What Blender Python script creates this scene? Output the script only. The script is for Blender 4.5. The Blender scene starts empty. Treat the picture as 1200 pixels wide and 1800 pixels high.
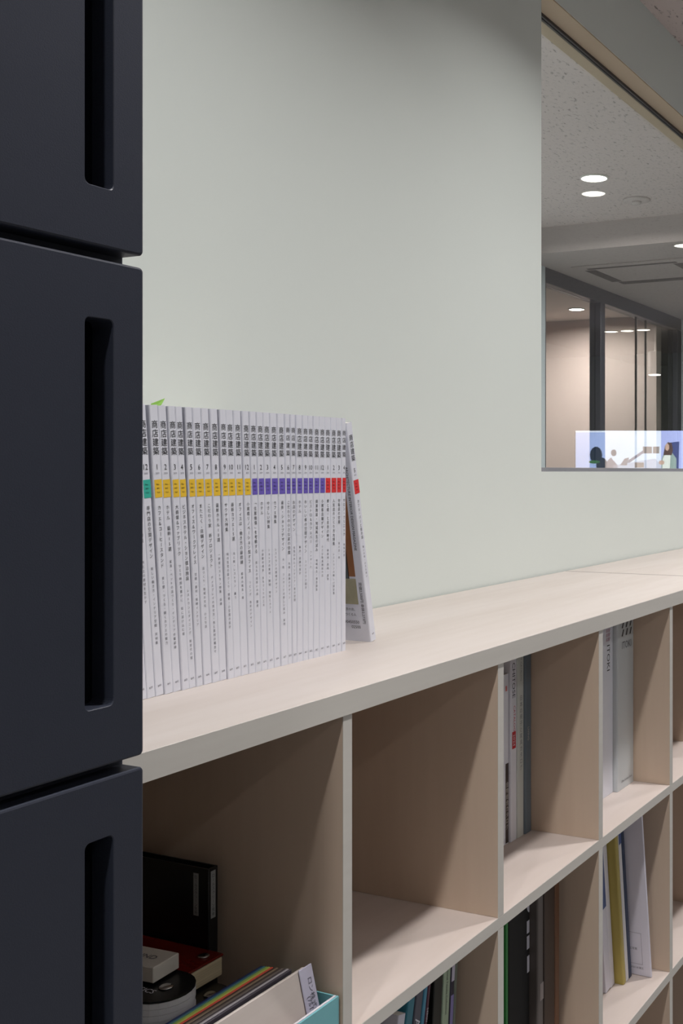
import bpy, bmesh, math, random
from mathutils import Vector, Matrix
random.seed(7)
sc = bpy.context.scene
COL = sc.collection

# ---------------------------------------------------------------- camera
F, PX, PY = 1971.0, 983.0, 829.0          # focal length and principal point in pixels of the 1200x1800 frame
TH = math.atan2(1890.0 - PX, F)           # angle between the view direction and the wall
CT, ST = math.cos(TH), math.sin(TH)
HC = 1.305                                # camera height
cam = bpy.data.cameras.new('camera')
cam.sensor_fit = 'VERTICAL'; cam.sensor_height = 36.0; cam.sensor_width = 24.0
cam.lens = F / 1800.0 * 36.0
cam.shift_x = (600.0 - PX) / 1800.0
cam.shift_y = (PY - 900.0) / 1800.0
cam.clip_start = 0.02
camo = bpy.data.objects.new('camera', cam); COL.objects.link(camo)
camo.location = (0, 0, HC); camo.rotation_euler = (math.pi / 2, 0, TH - math.pi / 2)
sc.camera = camo

# ---------------------------------------------------------------- world and exposure
w = bpy.data.worlds.new('world'); sc.world = w; w.use_nodes = True
w.node_tree.nodes['Background'].inputs[0].default_value = (0.8, 0.85, 0.9, 1)
w.node_tree.nodes['Background'].inputs[1].default_value = 0.05
vs = sc.view_settings
vs.view_transform = 'Standard'; vs.look = 'None'; vs.gamma = 1.0; vs.use_curve_mapping = False
vs.exposure = 0.2
LAMP_W = 8.0                              # power of one ceiling downlight
LAMP_COL = (1.0, 0.972, 0.955)

# ---------------------------------------------------------------- pixel -> place
def ray(x):
    r = (x - PX) / F
    return r
def onD(x, y, D):
    """point on the plane at distance D (parallel to the wall)"""
    r = ray(x); X = D * (CT + r * ST) / (ST - r * CT)
    Z = X * CT + D * ST
    return X, HC - (y - PY) * Z / F
def XD(x, D):
    return onD(x, PY, D)[0]

# ---------------------------------------------------------------- materials
MATS = {}
def lin(c):
    return tuple(((v / 255.0) / 12.92 if v <= 10 else (((v / 255.0) + 0.055) / 1.055) ** 2.4) for v in c)
def mat(name, rgb, rough=0.5, metal=0.0, spec=0.5, noise=None, bump=None, emit=None, coat=0.0):
    """rgb in sRGB 0-255. noise=(scale xyz, amount); bump=(scale, strength)"""
    if name in MATS: return MATS[name]
    m = bpy.data.materials.new(name); m.use_nodes = True
    nt = m.node_tree; b = nt.nodes['Principled BSDF']
    c = lin(rgb)
    b.inputs['Base Color'].default_value = (*c, 1); b.inputs['Roughness'].default_value = rough
    b.inputs['Metallic'].default_value = metal; b.inputs['Specular IOR Level'].default_value = spec
    b.inputs['Coat Weight'].default_value = coat
    if noise or bump:
        tc = nt.nodes.new('ShaderNodeTexCoord')
    if noise:
        mp = nt.nodes.new('ShaderNodeMapping'); mp.inputs['Scale'].default_value = noise[0]
        nz = nt.nodes.new('ShaderNodeTexNoise'); nz.inputs['Scale'].default_value = 1.0; nz.inputs['Detail'].default_value = 5
        rp = nt.nodes.new('ShaderNodeValToRGB')
        a = noise[1]
        rp.color_ramp.elements[0].position = 0.3; rp.color_ramp.elements[1].position = 0.7
        rp.color_ramp.elements[0].color = (c[0] * (1 - a), c[1] * (1 - a * 1.1), c[2] * (1 - a * 1.2), 1)
        rp.color_ramp.elements[1].color = (min(1, c[0] * (1 + a)), min(1, c[1] * (1 + a)), min(1, c[2] * (1 + a)), 1)
        nt.links.new(tc.outputs['Object'], mp.inputs[0]); nt.links.new(mp.outputs[0], nz.inputs['Vector'])
        nt.links.new(nz.outputs['Fac'], rp.inputs[0]); nt.links.new(rp.outputs[0], b.inputs['Base Color'])
    if bump:
        n2 = nt.nodes.new('ShaderNodeTexNoise'); n2.inputs['Scale'].default_value = bump[0]; n2.inputs['Detail'].default_value = 3
        bp = nt.nodes.new('ShaderNodeBump'); bp.inputs['Strength'].default_value = bump[1]; bp.inputs['Distance'].default_value = 0.001
        nt.links.new(tc.outputs['Object'], n2.inputs['Vector']); nt.links.new(n2.outputs['Fac'], bp.inputs['Height'])
        nt.links.new(bp.outputs[0], b.inputs['Normal'])
    if emit:
        b.inputs['Emission Color'].default_value = (*lin(emit[0]), 1); b.inputs['Emission Strength'].default_value = emit[1]
    MATS[name] = m
    return m

def wood(name, stretch, rgb=(222, 208, 196)):
    """pale birch: fine fibres along the axis with the small scale, faint broad figure"""
    if name in MATS: return MATS[name]
    m = bpy.data.materials.new(name); m.use_nodes = True; nt = m.node_tree; b = nt.nodes['Principled BSDF']
    tc = nt.nodes.new('ShaderNodeTexCoord'); c = lin(rgb)
    def nz(sc_, detail, dist=0.0):
        mp = nt.nodes.new('ShaderNodeMapping'); mp.inputs['Scale'].default_value = sc_
        n = nt.nodes.new('ShaderNodeTexNoise'); n.inputs['Scale'].default_value = 1; n.inputs['Detail'].default_value = detail
        n.inputs['Distortion'].default_value = dist
        nt.links.new(tc.outputs['Object'], mp.inputs[0]); nt.links.new(mp.outputs[0], n.inputs['Vector'])
        return n
    fine = nz(tuple(s * 60 for s in stretch), 6); broad = nz(tuple(s * 7 for s in stretch), 3, 1.2)
    mix = nt.nodes.new('ShaderNodeMath'); mix.operation = 'MULTIPLY_ADD'; mix.inputs[1].default_value = 0.45
    nt.links.new(fine.outputs['Fac'], mix.inputs[0]); nt.links.new(broad.outputs['Fac'], mix.inputs[2])
    rp = nt.nodes.new('ShaderNodeValToRGB')
    rp.color_ramp.elements[0].position = 0.35; rp.color_ramp.elements[1].position = 1.05
    rp.color_ramp.elements[0].color = (c[0] * 0.90, c[1] * 0.87, c[2] * 0.84, 1)
    rp.color_ramp.elements[1].color = (min(1, c[0] * 1.06), min(1, c[1] * 1.06), min(1, c[2] * 1.06), 1)
    nt.links.new(mix.outputs[0], rp.inputs[0]); nt.links.new(rp.outputs[0], b.inputs['Base Color'])
    b.inputs['Roughness'].default_value = 0.5; b.inputs['Specular IOR Level'].default_value = 0.3
    MATS[name] = m
    return m

W_TOP = wood('birch_top', (0.10, 1.0, 1.0), (207, 199, 194))
W_VERT = wood('birch_upright', (1.0, 1.0, 0.10), (206, 187, 169))
W_SHELF = wood('birch_shelf', (0.12, 1.0, 1.0), (211, 199, 193))
EDGE = mat('painted_edge', (206, 203, 197), 0.55, noise=((4, 4, 60), 0.03))
WALL = mat('wall_paint', (221, 228, 224), 0.75, spec=0.25, bump=(260, 0.05))
REVEAL = mat('reveal_paint', (190, 172, 150), 0.7, spec=0.25)
NAVY = mat('navy_powder_coat', (46, 50, 62), 0.42, spec=0.35, bump=(900, 0.12))
NAVY_SHADE = mat('navy_painted_shade', (12, 13, 17), 0.6, spec=0.3)  # near-black navy: shade of the handle recess painted into the colour
PAPER = mat('paper_pages', (226, 222, 214), 0.8, noise=((3, 400, 3), 0.05))
WHITE = mat('white_gloss_cover', (228, 230, 240), 0.32, spec=0.5)
INK = mat('black_ink', (28, 28, 34), 0.5)
INKG = mat('grey_ink', (92, 92, 104), 0.5)
YEL = mat('yellow_band', (240, 198, 60), 0.35)
PUR = mat('purple_band', (112, 96, 190), 0.35)
RED = mat('red_band', (226, 58, 60), 0.35)
TEAL = mat('teal_band', (62, 186, 166), 0.35)
ALU = mat('aluminium', (176, 176, 180), 0.45, metal=0.6)
CHROME = mat('chrome_rivet', (190, 190, 190), 0.2, metal=1.0)

def glass(name, tint=(1, 1, 1)):
    m = bpy.data.materials.new(name); m.use_nodes = True; nt = m.node_tree
    nt.nodes.remove(nt.nodes['Principled BSDF'])
    g = nt.nodes.new('ShaderNodeBsdfGlass'); g.inputs['Color'].default_value = (*tint, 1); g.inputs['Roughness'].default_value = 0
    g.inputs['IOR'].default_value = 1.48
    nt.links.new(g.outputs[0], nt.nodes['Material Output'].inputs[0])
    return m
GLASS = glass('clear_glass', (0.97, 0.985, 0.975)); GLASS_T = glass('tinted_glass', (0.84, 0.86, 0.85))

def ceiling_mat():
    m = bpy.data.materials.new('mineral_ceiling'); m.use_nodes = True; nt = m.node_tree; b = nt.nodes['Principled BSDF']
    tc = nt.nodes.new('ShaderNodeTexCoord')
    mp = nt.nodes.new('ShaderNodeMapping'); mp.inputs['Scale'].default_value = (38, 95, 60)
    n = nt.nodes.new('ShaderNodeTexNoise'); n.inputs['Scale'].default_value = 1; n.inputs['Detail'].default_value = 4; n.inputs['Roughness'].default_value = 0.6
    rp = nt.nodes.new('ShaderNodeValToRGB')
    rp.color_ramp.elements[0].position = 0.30; rp.color_ramp.elements[1].position = 0.42
    rp.color_ramp.elements[0].color = (0.20, 0.175, 0.165, 1); rp.color_ramp.elements[1].color = (*lin((202, 190, 186)), 1)
    nt.links.new(tc.outputs['Object'], mp.inputs[0]); nt.links.new(mp.outputs[0], n.inputs['Vector'])
    nt.links.new(n.outputs['Fac'], rp.inputs[0]); nt.links.new(rp.outputs[0], b.inputs['Base Color'])
    bp = nt.nodes.new('ShaderNodeBump'); bp.inputs['Strength'].default_value = 0.4; bp.inputs['Distance'].default_value = 0.002
    nt.links.new(rp.outputs[0], bp.inputs['Height']); nt.links.new(bp.outputs[0], b.inputs['Normal'])
    b.inputs['Roughness'].default_value = 0.9
    return m
CEIL = ceiling_mat()

# ---------------------------------------------------------------- mesh helpers
class MB:
    def __init__(self): self.bm = bmesh.new()
    def box(self, x0, x1, y0, y1, z0, z1, bevel=0.0, seg=2):
        bm = self.bm
        v = [bm.verts.new(p) for p in ((x0, y0, z0), (x1, y0, z0), (x1, y1, z0), (x0, y1, z0), (x0, y0, z1), (x1, y0, z1), (x1, y1, z1), (x0, y1, z1))]
        fs = [bm.faces.new([v[i] for i in q]) for q in ((0, 3, 2, 1), (4, 5, 6, 7), (0, 1, 5, 4), (1, 2, 6, 5), (2, 3, 7, 6), (3, 0, 4, 7))]
        if bevel:
            es = list({e for f in fs for e in f.edges})
            bmesh.ops.bevel(bm, geom=es, offset=bevel, segments=seg, affect='EDGES', profile=0.5)
        return self
    def prism(self, pts, axis, a, b):
        """polygon pts in the two other axes (in xyz order), extruded along axis from a to b"""
        bm = self.bm
        def p3(p, t):
            q = [p[0], p[1]]; q.insert(axis, t); return q
        lo = [bm.verts.new(p3(p, a)) for p in pts]; hi = [bm.verts.new(p3(p, b)) for p in pts]
        n = len(pts)
        bm.faces.new(lo); bm.faces.new(hi[::-1])
        for i in range(n): bm.faces.new((lo[i], hi[i], hi[(i + 1) % n], lo[(i + 1) % n]))
        bmesh.ops.recalc_face_normals(bm, faces=bm.faces[:])
        return self
    def lathe(self, prof, c=(0, 0, 0), n=32, cap=True):
        bm = self.bm; rings = []
        for r, z in prof:
            rings.append([bm.verts.new((c[0] + r * math.cos(2 * math.pi * i / n), c[1] + r * math.sin(2 * math.pi * i / n), c[2] + z)) for i in range(n)])
        for a, b in zip(rings, rings[1:]):
            for i in range(n): bm.faces.new((a[i], a[(i + 1) % n], b[(i + 1) % n], b[i]))
        if cap: bm.faces.new(rings[0][::-1]); bm.faces.new(rings[-1])
        bmesh.ops.recalc_face_normals(bm, faces=bm.faces[:])
        return self
    def poly(self, pts):
        self.bm.faces.new([self.bm.verts.new(p) for p in pts]); return self
    def done(self, name, m, parent=None, smooth=False):
        me = bpy.data.meshes.new(name); self.bm.to_mesh(me); self.bm.free()
        me.materials.append(m)
        if smooth:
            for p in me.polygons: p.use_smooth = True
        o = bpy.data.objects.new(name, me); COL.objects.link(o)
        if parent: o.parent = parent
        return o
def link(name, me, parent=None):
    o = bpy.data.objects.new(name, me); COL.objects.link(o)
    if parent: o.parent = parent
    return o
def tag(o, label, cat, group=None):
    o['label'] = label; o['category'] = cat
    if group: o['group'] = group
    return o
def thing(name, label, cat, loc=(0, 0, 0), rot=(0, 0, 0), group=None):
    o = bpy.data.objects.new(name, None); COL.objects.link(o); o.empty_display_size = 0.05
    o.location = loc; o.rotation_euler = rot
    return tag(o, label, cat, group)
def struct(o):
    o['kind'] = 'structure'; return o

# lettering: glyph outlines of the built-in font turned into flat faces
GLY = {}
def glyph(s):
    if s in GLY: return GLY[s]
    c = bpy.data.curves.new('glyph', 'FONT'); c.body = s; c.size = 1; c.resolution_u = 2; c.align_x = 'CENTER'
    o = bpy.data.objects.new('glyph', c); COL.objects.link(o)
    bpy.context.view_layer.update()
    e = o.evaluated_get(bpy.context.evaluated_depsgraph_get()); m = e.to_mesh()
    vs_ = [(v.co.x, v.co.y) for v in m.vertices]; fs = [tuple(p.vertices) for p in m.polygons]
    e.to_mesh_clear(); bpy.data.objects.remove(o); bpy.data.curves.remove(c)
    if vs_:
        x0 = min(v[0] for v in vs_); x1 = max(v[0] for v in vs_)
        vs_ = [(v[0] - (x0 + x1) / 2, v[1] - 0.36) for v in vs_]
    GLY[s] = (vs_, fs)
    return GLY[s]
class Text:
    """collects letters in a plane given by origin + two axes"""
    def __init__(self, org, ux, uy): self.o = Vector(org); self.ux = Vector(ux); self.uy = Vector(uy); self.v = []; self.f = []
    def put(self, s, cx, cy, size, rot=0.0, sx=1.0):
        vs_, fs = glyph(s); k = len(self.v); c, n = math.cos(rot), math.sin(rot)
        for x, y in vs_:
            x *= sx
            p = self.o + self.ux * (cx + size * (x * c - y * n)) + self.uy * (cy + size * (x * n + y * c))
            self.v.append(p)
        self.f += [tuple(i + k for i in q) for q in fs]
    def column(self, s, cx, top, size, pitch, sx=1.0):
        y = top
        for ch in s:
            if ch != ' ': self.put(ch, cx, y - size / 2, size, -math.pi / 2 if ch in 'ー～「」（）' else 0, sx)
            y -= pitch
        return y
    def done(self, name, m, parent):
        me = bpy.data.meshes.new(name); me.from_pydata([tuple(p) for p in self.v], [], self.f); me.materials.append(m)
        return link(name, me, parent)

# ---------------------------------------------------------------- the room
D_F, D_M, D_W = 0.663, 0.8156, 1.029       # front of the bookcase, magazine spines, wall
Z_TOP = 1.085
X_OPEN, X_OPEN1 = 2.144, 6.6
Z_SILL, Z_HEAD, Z_CEIL = HC, 2.331, 2.53
WT = 0.111
XL, XR, YB = -2.6, 11.0, -4.2
Y_FAR = 6.2

struct(MB().box(XL, XR, YB, Y_FAR, -0.1, 0).done('floor', mat('carpet_tile', (140, 139, 140), 0.95, noise=((30, 30, 30), 0.15))))
struct(MB().box(XL, XR, YB, D_W + WT, Z_CEIL, Z_CEIL + 0.1).done('ceiling', CEIL))
# the wall with the internal window, as one ring of blocks
b = MB()
b.box(XL, X_OPEN, D_W, D_W + WT, 0, Z_CEIL)
b.box(X_OPEN, X_OPEN1, D_W, D_W + WT, 0, Z_SILL)
b.box(X_OPEN, X_OPEN1, D_W, D_W + WT, Z_HEAD, Z_CEIL)
b.box(X_OPEN1, XR, D_W, D_W + WT, 0, Z_CEIL)
struct(b.done('wall_back', WALL))
win = bpy.data.objects.new('window_1', None); COL.objects.link(win); win.location = (X_OPEN, D_W, Z_SILL); struct(win)
def wpart(o, n=None):
    o.location = (-X_OPEN, -D_W, -Z_SILL); o.parent = win; return o
wpart(MB().box(X_OPEN, X_OPEN1, D_W + 0.001, D_W + WT - 0.001, Z_HEAD - 0.003, Z_HEAD + 0.001).done('head_lining', REVEAL))
wpart(MB().box(X_OPEN, X_OPEN1, D_W + 0.051, D_W + 0.056, Z_HEAD - 0.010, Z_HEAD).done('glazing_track', mat('dark_track', (70, 66, 66), 0.4, metal=0.6)))
wpart(MB().box(X_OPEN, X_OPEN1, D_W + 0.064, D_W + 0.070, Z_HEAD - 0.010, Z_HEAD).done('glazing_track', MATS['dark_track']))
wpart(MB().box(X_OPEN, X_OPEN1, D_W + 0.004, D_W + 0.075, Z_SILL - 0.004, Z_SILL + 0.0090, 0.001).done('sill_channel', ALU))
wpart(MB().box(X_OPEN + 0.001, X_OPEN1 - 0.001, D_W + 0.0562, D_W + 0.0638, Z_SILL + 0.0092, Z_HEAD - 0.0035).done('pane', GLASS))
struct(MB().box(XL - 0.1, XL, YB, Y_FAR, 0, 2.7).done('wall_left', WALL))
struct(MB().box(XR, XR + 0.1, YB, Y_FAR, 0, 2.7).done('wall_right', mat('grey_wall', (196, 198, 194), 0.8)))
struct(MB().box(XL, XR, YB - 0.1, YB, 0, 2.7).done('wall_front', mat('grey_wall', (150, 152, 150), 0.8)))
struct(MB().box(XL, XR, Y_FAR, Y_FAR + 0.1, 0, 2.7).done('wall_far', mat('warm_wall', (224, 201, 193), 0.8)))

# ---- the rooms beyond the internal window
Y2 = D_W + WT
X_BEAM, Z_LOW, Y_PART = 5.08, 2.40, 2.58
struct(MB().box(XL, X_BEAM, Y2, Y_PART, Z_CEIL, Z_CEIL + 0.1).done('ceiling_corridor', CEIL))
b = MB().box(X_BEAM, X_BEAM + 0.35, Y2, Y_FAR, Z_LOW, Z_CEIL + 0.1)
struct(b.done('trim_beam', mat('beam_paint', (178, 168, 164), 0.8)))
b = MB().box(X_BEAM + 0.35, XR, Y2, Y_PART + 0.1, Z_LOW, Z_LOW + 0.08)
struct(b.done('ceiling_lower', mat('beam_paint', (178, 168, 164), 0.8)))
struct(MB().box(X_BEAM + 0.35, XR, Y_PART + 0.1, Y_FAR, Z_LOW, Z_LOW + 0.08).done('ceiling_meeting_room', mat('warm_ceiling', (214, 200, 190), 0.85)))
XP0 = XD(956.5, Y_PART); XP1 = XD(1196, Y_PART)
struct(MB().box(XL, XP0, Y_PART, Y_PART + 0.1, 0, Z_CEIL + 0.1).done('wall_corridor', mat('cool_wall', (196, 204, 208), 0.7)))
struct(MB().box(XP1, XR, Y_PART, Y_PART + 0.1, 0, Z_LOW).done('wall_corridor_end', mat('cool_wall', (196, 204, 208), 0.7)))
struct(MB().box(7.42, 7.52, Y_PART + 0.1, Y_FAR, 0, Z_LOW).done('wall_meeting_room', mat('warm_wall', (224, 201, 193), 0.8)))
# the glazed partition
FR = mat('charcoal_frame', (58, 58, 68), 0.45)
part = bpy.data.objects.new('window_2', None); COL.objects.link(part); part.location = (XP0, Y_PART, 0); struct(part)
def ppart(o):
    o.location = (-XP0, -Y_PART, 0); o.parent = part; return o
p1, p2 = XD(1054, Y_PART), XD(1062, Y_PART)
j1, j2 = XD(1115, Y_PART + 0.04), XD(1132, Y_PART + 0.04)
e1 = XD(1189, Y_PART); XP1 = XD(1196, Y_PART); ZH = onD(958, 497, Y_PART)[1]
ppart(MB().box(XP0, XP1, Y_PART, Y_PART + 0.08, ZH, Z_LOW, 0.003).done('header', FR))
ppart(MB().box(XP0, XP1, Y_PART, Y_PART + 0.08, 0, 0.10, 0.003).done('bottom_rail', FR))
for a, c in ((XP0, XP0 + 0.012), (p1, p2), (e1, XP1)):
    ppart(MB().box(a, c, Y_PART, Y_PART + 0.08, 0.10, ZH, 0.003).done('post', FR))
for a, c, g in ((XP0 + 0.012, p1, GLASS), (p2, j1 - 0.003, GLASS_T), (j1 + 0.003, j2 - 0.003, GLASS_T), (j2 + 0.003, e1, GLASS_T)):
    ppart(MB().box(a, c, Y_PART + 0.035, Y_PART + 0.045, 0.10, ZH).done('pane', g))
for a in (j1, j2):
    ppart(MB().box(a - 0.003, a + 0.003, Y_PART + 0.03, Y_PART + 0.05, 0.10, ZH).done('joint', mat('grey_joint_and_reflection', (60, 60, 60), 0.5)))  # one line is the joint, the other stands in for its reflection
# ceiling slots of the air conditioning in the lower ceiling
ac = thing('air_diffuser', 'square ceiling air cassette with dark slots on its four sides beyond the internal window', 'air vent', (5.79, 2.135, Z_LOW))
MB().box(-0.32, 0.34, -0.32, 0.32, -0.008, -0.0005, 0.003).done('panel', mat('beam_paint', (178, 168, 164), 0.8), ac)
SLOT = mat('vent_slot', (70, 66, 64), 0.7)
for q in ((0.19, 0.27, -0.25, 0.25), (-0.27, -0.24, -0.25, 0.25), (-0.22, 0.17, 0.22, 0.28), (-0.22, 0.17, -0.28, -0.22)):
    MB().box(*q, -0.0095, -0.0082).done('slot', SLOT, ac)

# ---------------------------------------------------------------- ceiling lamps
def lamp(parent, power, spread, r, col=LAMP_COL):
    l = bpy.data.lights.new('lamp_light', 'AREA'); l.shape = 'DISK'; l.size = 1.9 * r; l.energy = power; l.color = col
    l.spread = math.radians(spread)
    o = bpy.data.objects.new('lamp_light', l); COL.objects.link(o); o.parent = parent; o.location = (0, 0, -0.0056)
    return o
LENS = mat('lamp_lens', (255, 250, 240), 0.5, emit=((255, 248, 238), 9.0))
TRIM = mat('lamp_trim', (225, 222, 216), 0.4)
def downlight(x, y, z, label, group=None, power=None, r=0.05, size=132, col=LAMP_COL):
    t = thing('ceiling_downlight', label, 'ceiling lamp', (x, y, z), group=group)
    MB().lathe([(r + 0.001, -0.0005), (r + 0.009, -0.0005), (r + 0.007, -0.006), (r, -0.007), (r, -0.0005)], cap=False).done('trim_ring', TRIM, t, True)
    MB().lathe([(r, -0.0012), (r, -0.004), (r * 0.93, -0.0052)]).done('lens', LENS, t)
    lamp(t, LAMP_W if power is None else power, size, r, col)
    return t
ROW = [0.80 + 1.245 * k for k in range(-2, 7)]
for x in ROW:
    downlight(x, 0.25, Z_CEIL, 'round white recessed downlight in the ceiling row above the bookcase', 'downlights above the bookcase')
for y in (-1.36, -2.9):
    for x in (-1.0, 0.9, 2.8, 4.7, 6.6):
        downlight(x, y, Z_CEIL, 'round white recessed downlight in the ceiling rows away from the bookcase', 'downlights in the open room', power=4.2, size=150)
for dy in (-0.15, 0, 0.15):
    downlight(9.08, -1.36 + dy, Z_CEIL, 'one lamp of the triple downlight cluster near the display screen', 'triple downlights near the display', power=2, r=0.058)
pl = thing('pendant_lamp', 'slim white cylinder pendant lamp hanging near the display screen', 'pendant lamp', (9.06, -1.10, Z_CEIL))
MB().lathe([(0.003, -0.20), (0.003, -0.001)], n=8).done('rod', TRIM, pl)
MB().lathe([(0.055, -0.395), (0.055, -0.20), (0.02, -0.195)]).done('shade', TRIM, pl, False)
MB().lathe([(0.05, -0.400), (0.05, -0.3952)]).done('lens', LENS, pl)
downlight(4.30, 1.825, Z_CEIL, 'bright round downlight in the textured ceiling seen through the internal window', power=28, size=170, r=0.052)
downlight(2.6, 1.85, Z_CEIL, 'added unseen downlight in the corridor ceiling above the dark track', power=28, size=170)  # lamp added out of view to brighten the corridor
downlight(6.9, 3.06, Z_LOW, 'round downlight shining on the pink wall of the meeting room', power=17, size=170)
downlight(5.9, 3.7, Z_LOW, 'added unseen downlight at the back of the meeting room', power=17, size=170)  # extra lamp hidden from the camera, added to light the meeting room
downlight(6.6, 1.8, Z_LOW, 'added unseen downlight in the lower ceiling past the beam', power=15, size=170)  # unseen lamp added for fill under the lower ceiling
downlight(0.9, 1.85, Z_CEIL, 'added unseen downlight in the corridor ceiling behind the magazine wall', power=28, size=170)  # one more hidden lamp, added to lift the corridor ceiling
t = thing('smoke_detector', 'flat round white smoke detector on textured ceiling beside bright downlight', 'smoke detector', (4.73, 1.80, Z_CEIL))
MB().lathe([(0.062, -0.0005), (0.062, -0.006), (0.05, -0.010)]).done('base', mat('detector_white', (190, 180, 176), 0.6), t, True)
MB().lathe([(0.022, -0.0103), (0.020, -0.020), (0.012, -0.024)]).done('sensor', mat('detector_white', (190, 180, 176), 0.6), t, True)

# ---------------------------------------------------------------- display screen whose reflection shows in the window pane
Y_PANE = D_W + 0.060
X_TV = 9.0
def tv_y(x):
    r = ray(x); return 2 * Y_PANE - X_TV * (ST - r * CT) / (CT + r * ST)
def tv_z(x, y):
    r = ray(x); D = X_TV * (ST - r * CT) / (CT + r * ST)
    return HC - (y - PY) * (X_TV * CT + D * ST) / F
ya, yb_ = tv_y(1010), tv_y(1206)
zt = 1.645; zb = zt - abs(yb_ - ya) * 0.58
tv = thing('display_screen', 'wide flat display screen showing an office scene, reflected in the internal window', 'screen', (X_TV, (ya + yb_) / 2, 0))
yo = (ya + yb_) / 2
MB().box(0.004, 0.05, ya - yo - 0.012, yb_ - yo + 0.012, zb - 0.012, zt + 0.012, 0.003).done('casing', mat('screen_casing', (20, 20, 24), 0.4), tv)
MB().box(0.01, 0.05, -0.04, 0.04, 0.03, zb).done('stand_post', MATS['screen_casing'], tv)
MB().box(-0.22, 0.22, -0.35, 0.35, 0, 0.03, 0.005).done('stand_base', MATS['screen_casing'], tv)
def scr(name, rgb, pts, layer, k=2.9):
    m = mat('screen_' + name, (10, 10, 10), 0.4, emit=(rgb, k))
    MB().poly([(0.0035 - 0.0004 * layer, tv_y(x) - yo, max(tv_z(x, y), zb)) for x, y in pts]).done(name, m, tv)
def blob(cx, cy, rx, ry, n=14): return [(cx + rx * math.cos(2 * math.pi * i / n), cy + ry * math.sin(2 * math.pi * i / n)) for i in range(n)]
scr('screen_picture', (226, 236, 255), [(1010, 765), (1206, 765), (1206, 900), (1010, 900)], 0)
scr('screen_picture', (226, 236, 255), [(1010, 757), (1206, 757), (1206, 765), (1010, 765)], 0)
scr('picture_wall', (176, 186, 240), [(1160, 757), (1206, 757), (1206, 860), (1160, 860)], 1)
scr('picture_wall_left', (170, 190, 240), [(1010, 760), (1062, 760), (1062, 860), (1010, 860)], 1)
scr('picture_plant', (30, 44, 60), blob(1046, 800, 11, 15), 2)
scr('picture_plant', (24, 36, 56), blob(1056, 818, 10, 14), 2)
scr('picture_leaf', (60, 110, 70), blob(1043, 812, 10, 3), 3)
scr('picture_man', (150, 140, 150), [(1062, 860), (1064, 812), (1072, 804), (1084, 818), (1086, 860)], 2)
scr('picture_head', (120, 112, 118), blob(1077, 796, 5, 6), 3)
scr('picture_desk', (200, 205, 225), [(1076, 818), (1150, 806), (1160, 818), (1160, 860), (1076, 860)], 2)
scr('picture_sitter', (150, 140, 146), [(1088, 818), (1096, 806), (1104, 804), (1100, 818)], 3)
scr('picture_box', (150, 140, 138), [(1128, 785), (1144, 785), (1144, 797), (1128, 797)], 3)
scr('picture_box', (156, 146, 140), [(1146, 785), (1157, 785), (1157, 797), (1146, 797)], 3)
scr('picture_desk_edge', (150, 145, 160), [(1098, 812), (1128, 792), (1130, 796), (1104, 814)], 4)
scr('picture_crate', (156, 142, 136), [(1114, 813), (1130, 813), (1130, 822), (1114, 822)], 4)
scr('picture_shade', (70, 80, 130), [(1176, 778), (1192, 776), (1190, 860), (1182, 860)], 2)
scr('picture_cardigan', (150, 170, 165), [(1159, 860), (1161, 806), (1166, 796), (1180, 796), (1187, 806), (1187, 860)], 3)
scr('picture_shirt', (226, 232, 226), [(1161, 860), (1163, 806), (1168, 797), (1177, 798), (1176, 812), (1174, 860)], 4)
scr('picture_hair', (92, 74, 70), [(1164, 800), (1167, 784), (1172, 777), (1179, 779), (1181, 790), (1179, 800)], 5)
scr('picture_face', (200, 170, 155), blob(1171, 786, 3.6, 6.5), 6)
scr('picture_hands', (200, 170, 155), blob(1161, 813, 5, 4), 6)

# ---------------------------------------------------------------- bookcases
T_TOP, T_DIV, H_CELL, T_SH = 0.0241, 0.015, 0.322, 0.015
PITCH = 0.3310
DIV = [0.604 + PITCH * i for i in range(6)]
EPS = 0.0004
Z_F1 = Z_TOP - T_TOP - H_CELL              # surface of the middle shelf
Z_F2 = Z_F1 - T_SH - H_CELL
Z_F3 = Z_F2 - T_SH - H_CELL
Y_BK = D_W - 0.004
def bookcase(x0, x1, divs, label):
    t = thing('bookcase', label, 'bookcase', (x0, D_F, 0), group=None)
    def P(o): o.location = (-x0, -D_F, 0); o.parent = t; return o
    P(MB().box(x0 + 0.0026, x1 - 0.0026, D_F + 0.0008, Y_BK, Z_TOP - T_TOP, Z_TOP, 0.0008, 1).done('top_board', W_TOP))
    P(MB().box(x0 + 0.0006, x1 - 0.0006, D_F, D_F + 0.0008, Z_TOP - T_TOP, Z_TOP - 0.0004).done('edge_band', EDGE))
    for z in (Z_F1, Z_F2, Z_F3):
        P(MB().box(x0, x1, D_F + 0.0022, Y_BK - 0.008, z - T_SH, z).done('shelf', W_SHELF))
        P(MB().box(x0, x1, D_F + 0.0016, D_F + 0.0022, z - T_SH, z - 0.0002).done('edge_band', EDGE))
    me = me2 = None
    for xd in divs:
        for z in (Z_F1, Z_F2, Z_F3):
            if me is None:
                o = MB().box(-T_DIV / 2, T_DIV / 2, D_F + 0.0022, Y_BK - 0.008, 0.0003, H_CELL - 0.0002).done('divider', W_VERT); me = o.data
                e = MB().box(-T_DIV / 2, T_DIV / 2, D_F + 0.0016, D_F + 0.0022, 0.0003, H_CELL - 0.0004).done('edge_band', EDGE); me2 = e.data
            else: o = link('divider', me); e = link('edge_band', me2)
            o.parent = t; o.location = (xd - x0, -D_F, z)
            e.parent = o
    P(MB().box(x0, x1, Y_BK - 0.008, Y_BK, 0.0, Z_TOP - T_TOP - 0.0005).done('back_panel', W_VERT))
    P(MB().box(x0 + 0.01, x1 - 0.01, D_F + 0.03, Y_BK - 0.01, 0.0, Z_F3 - T_SH).done('plinth', W_VERT))
    return t
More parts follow.
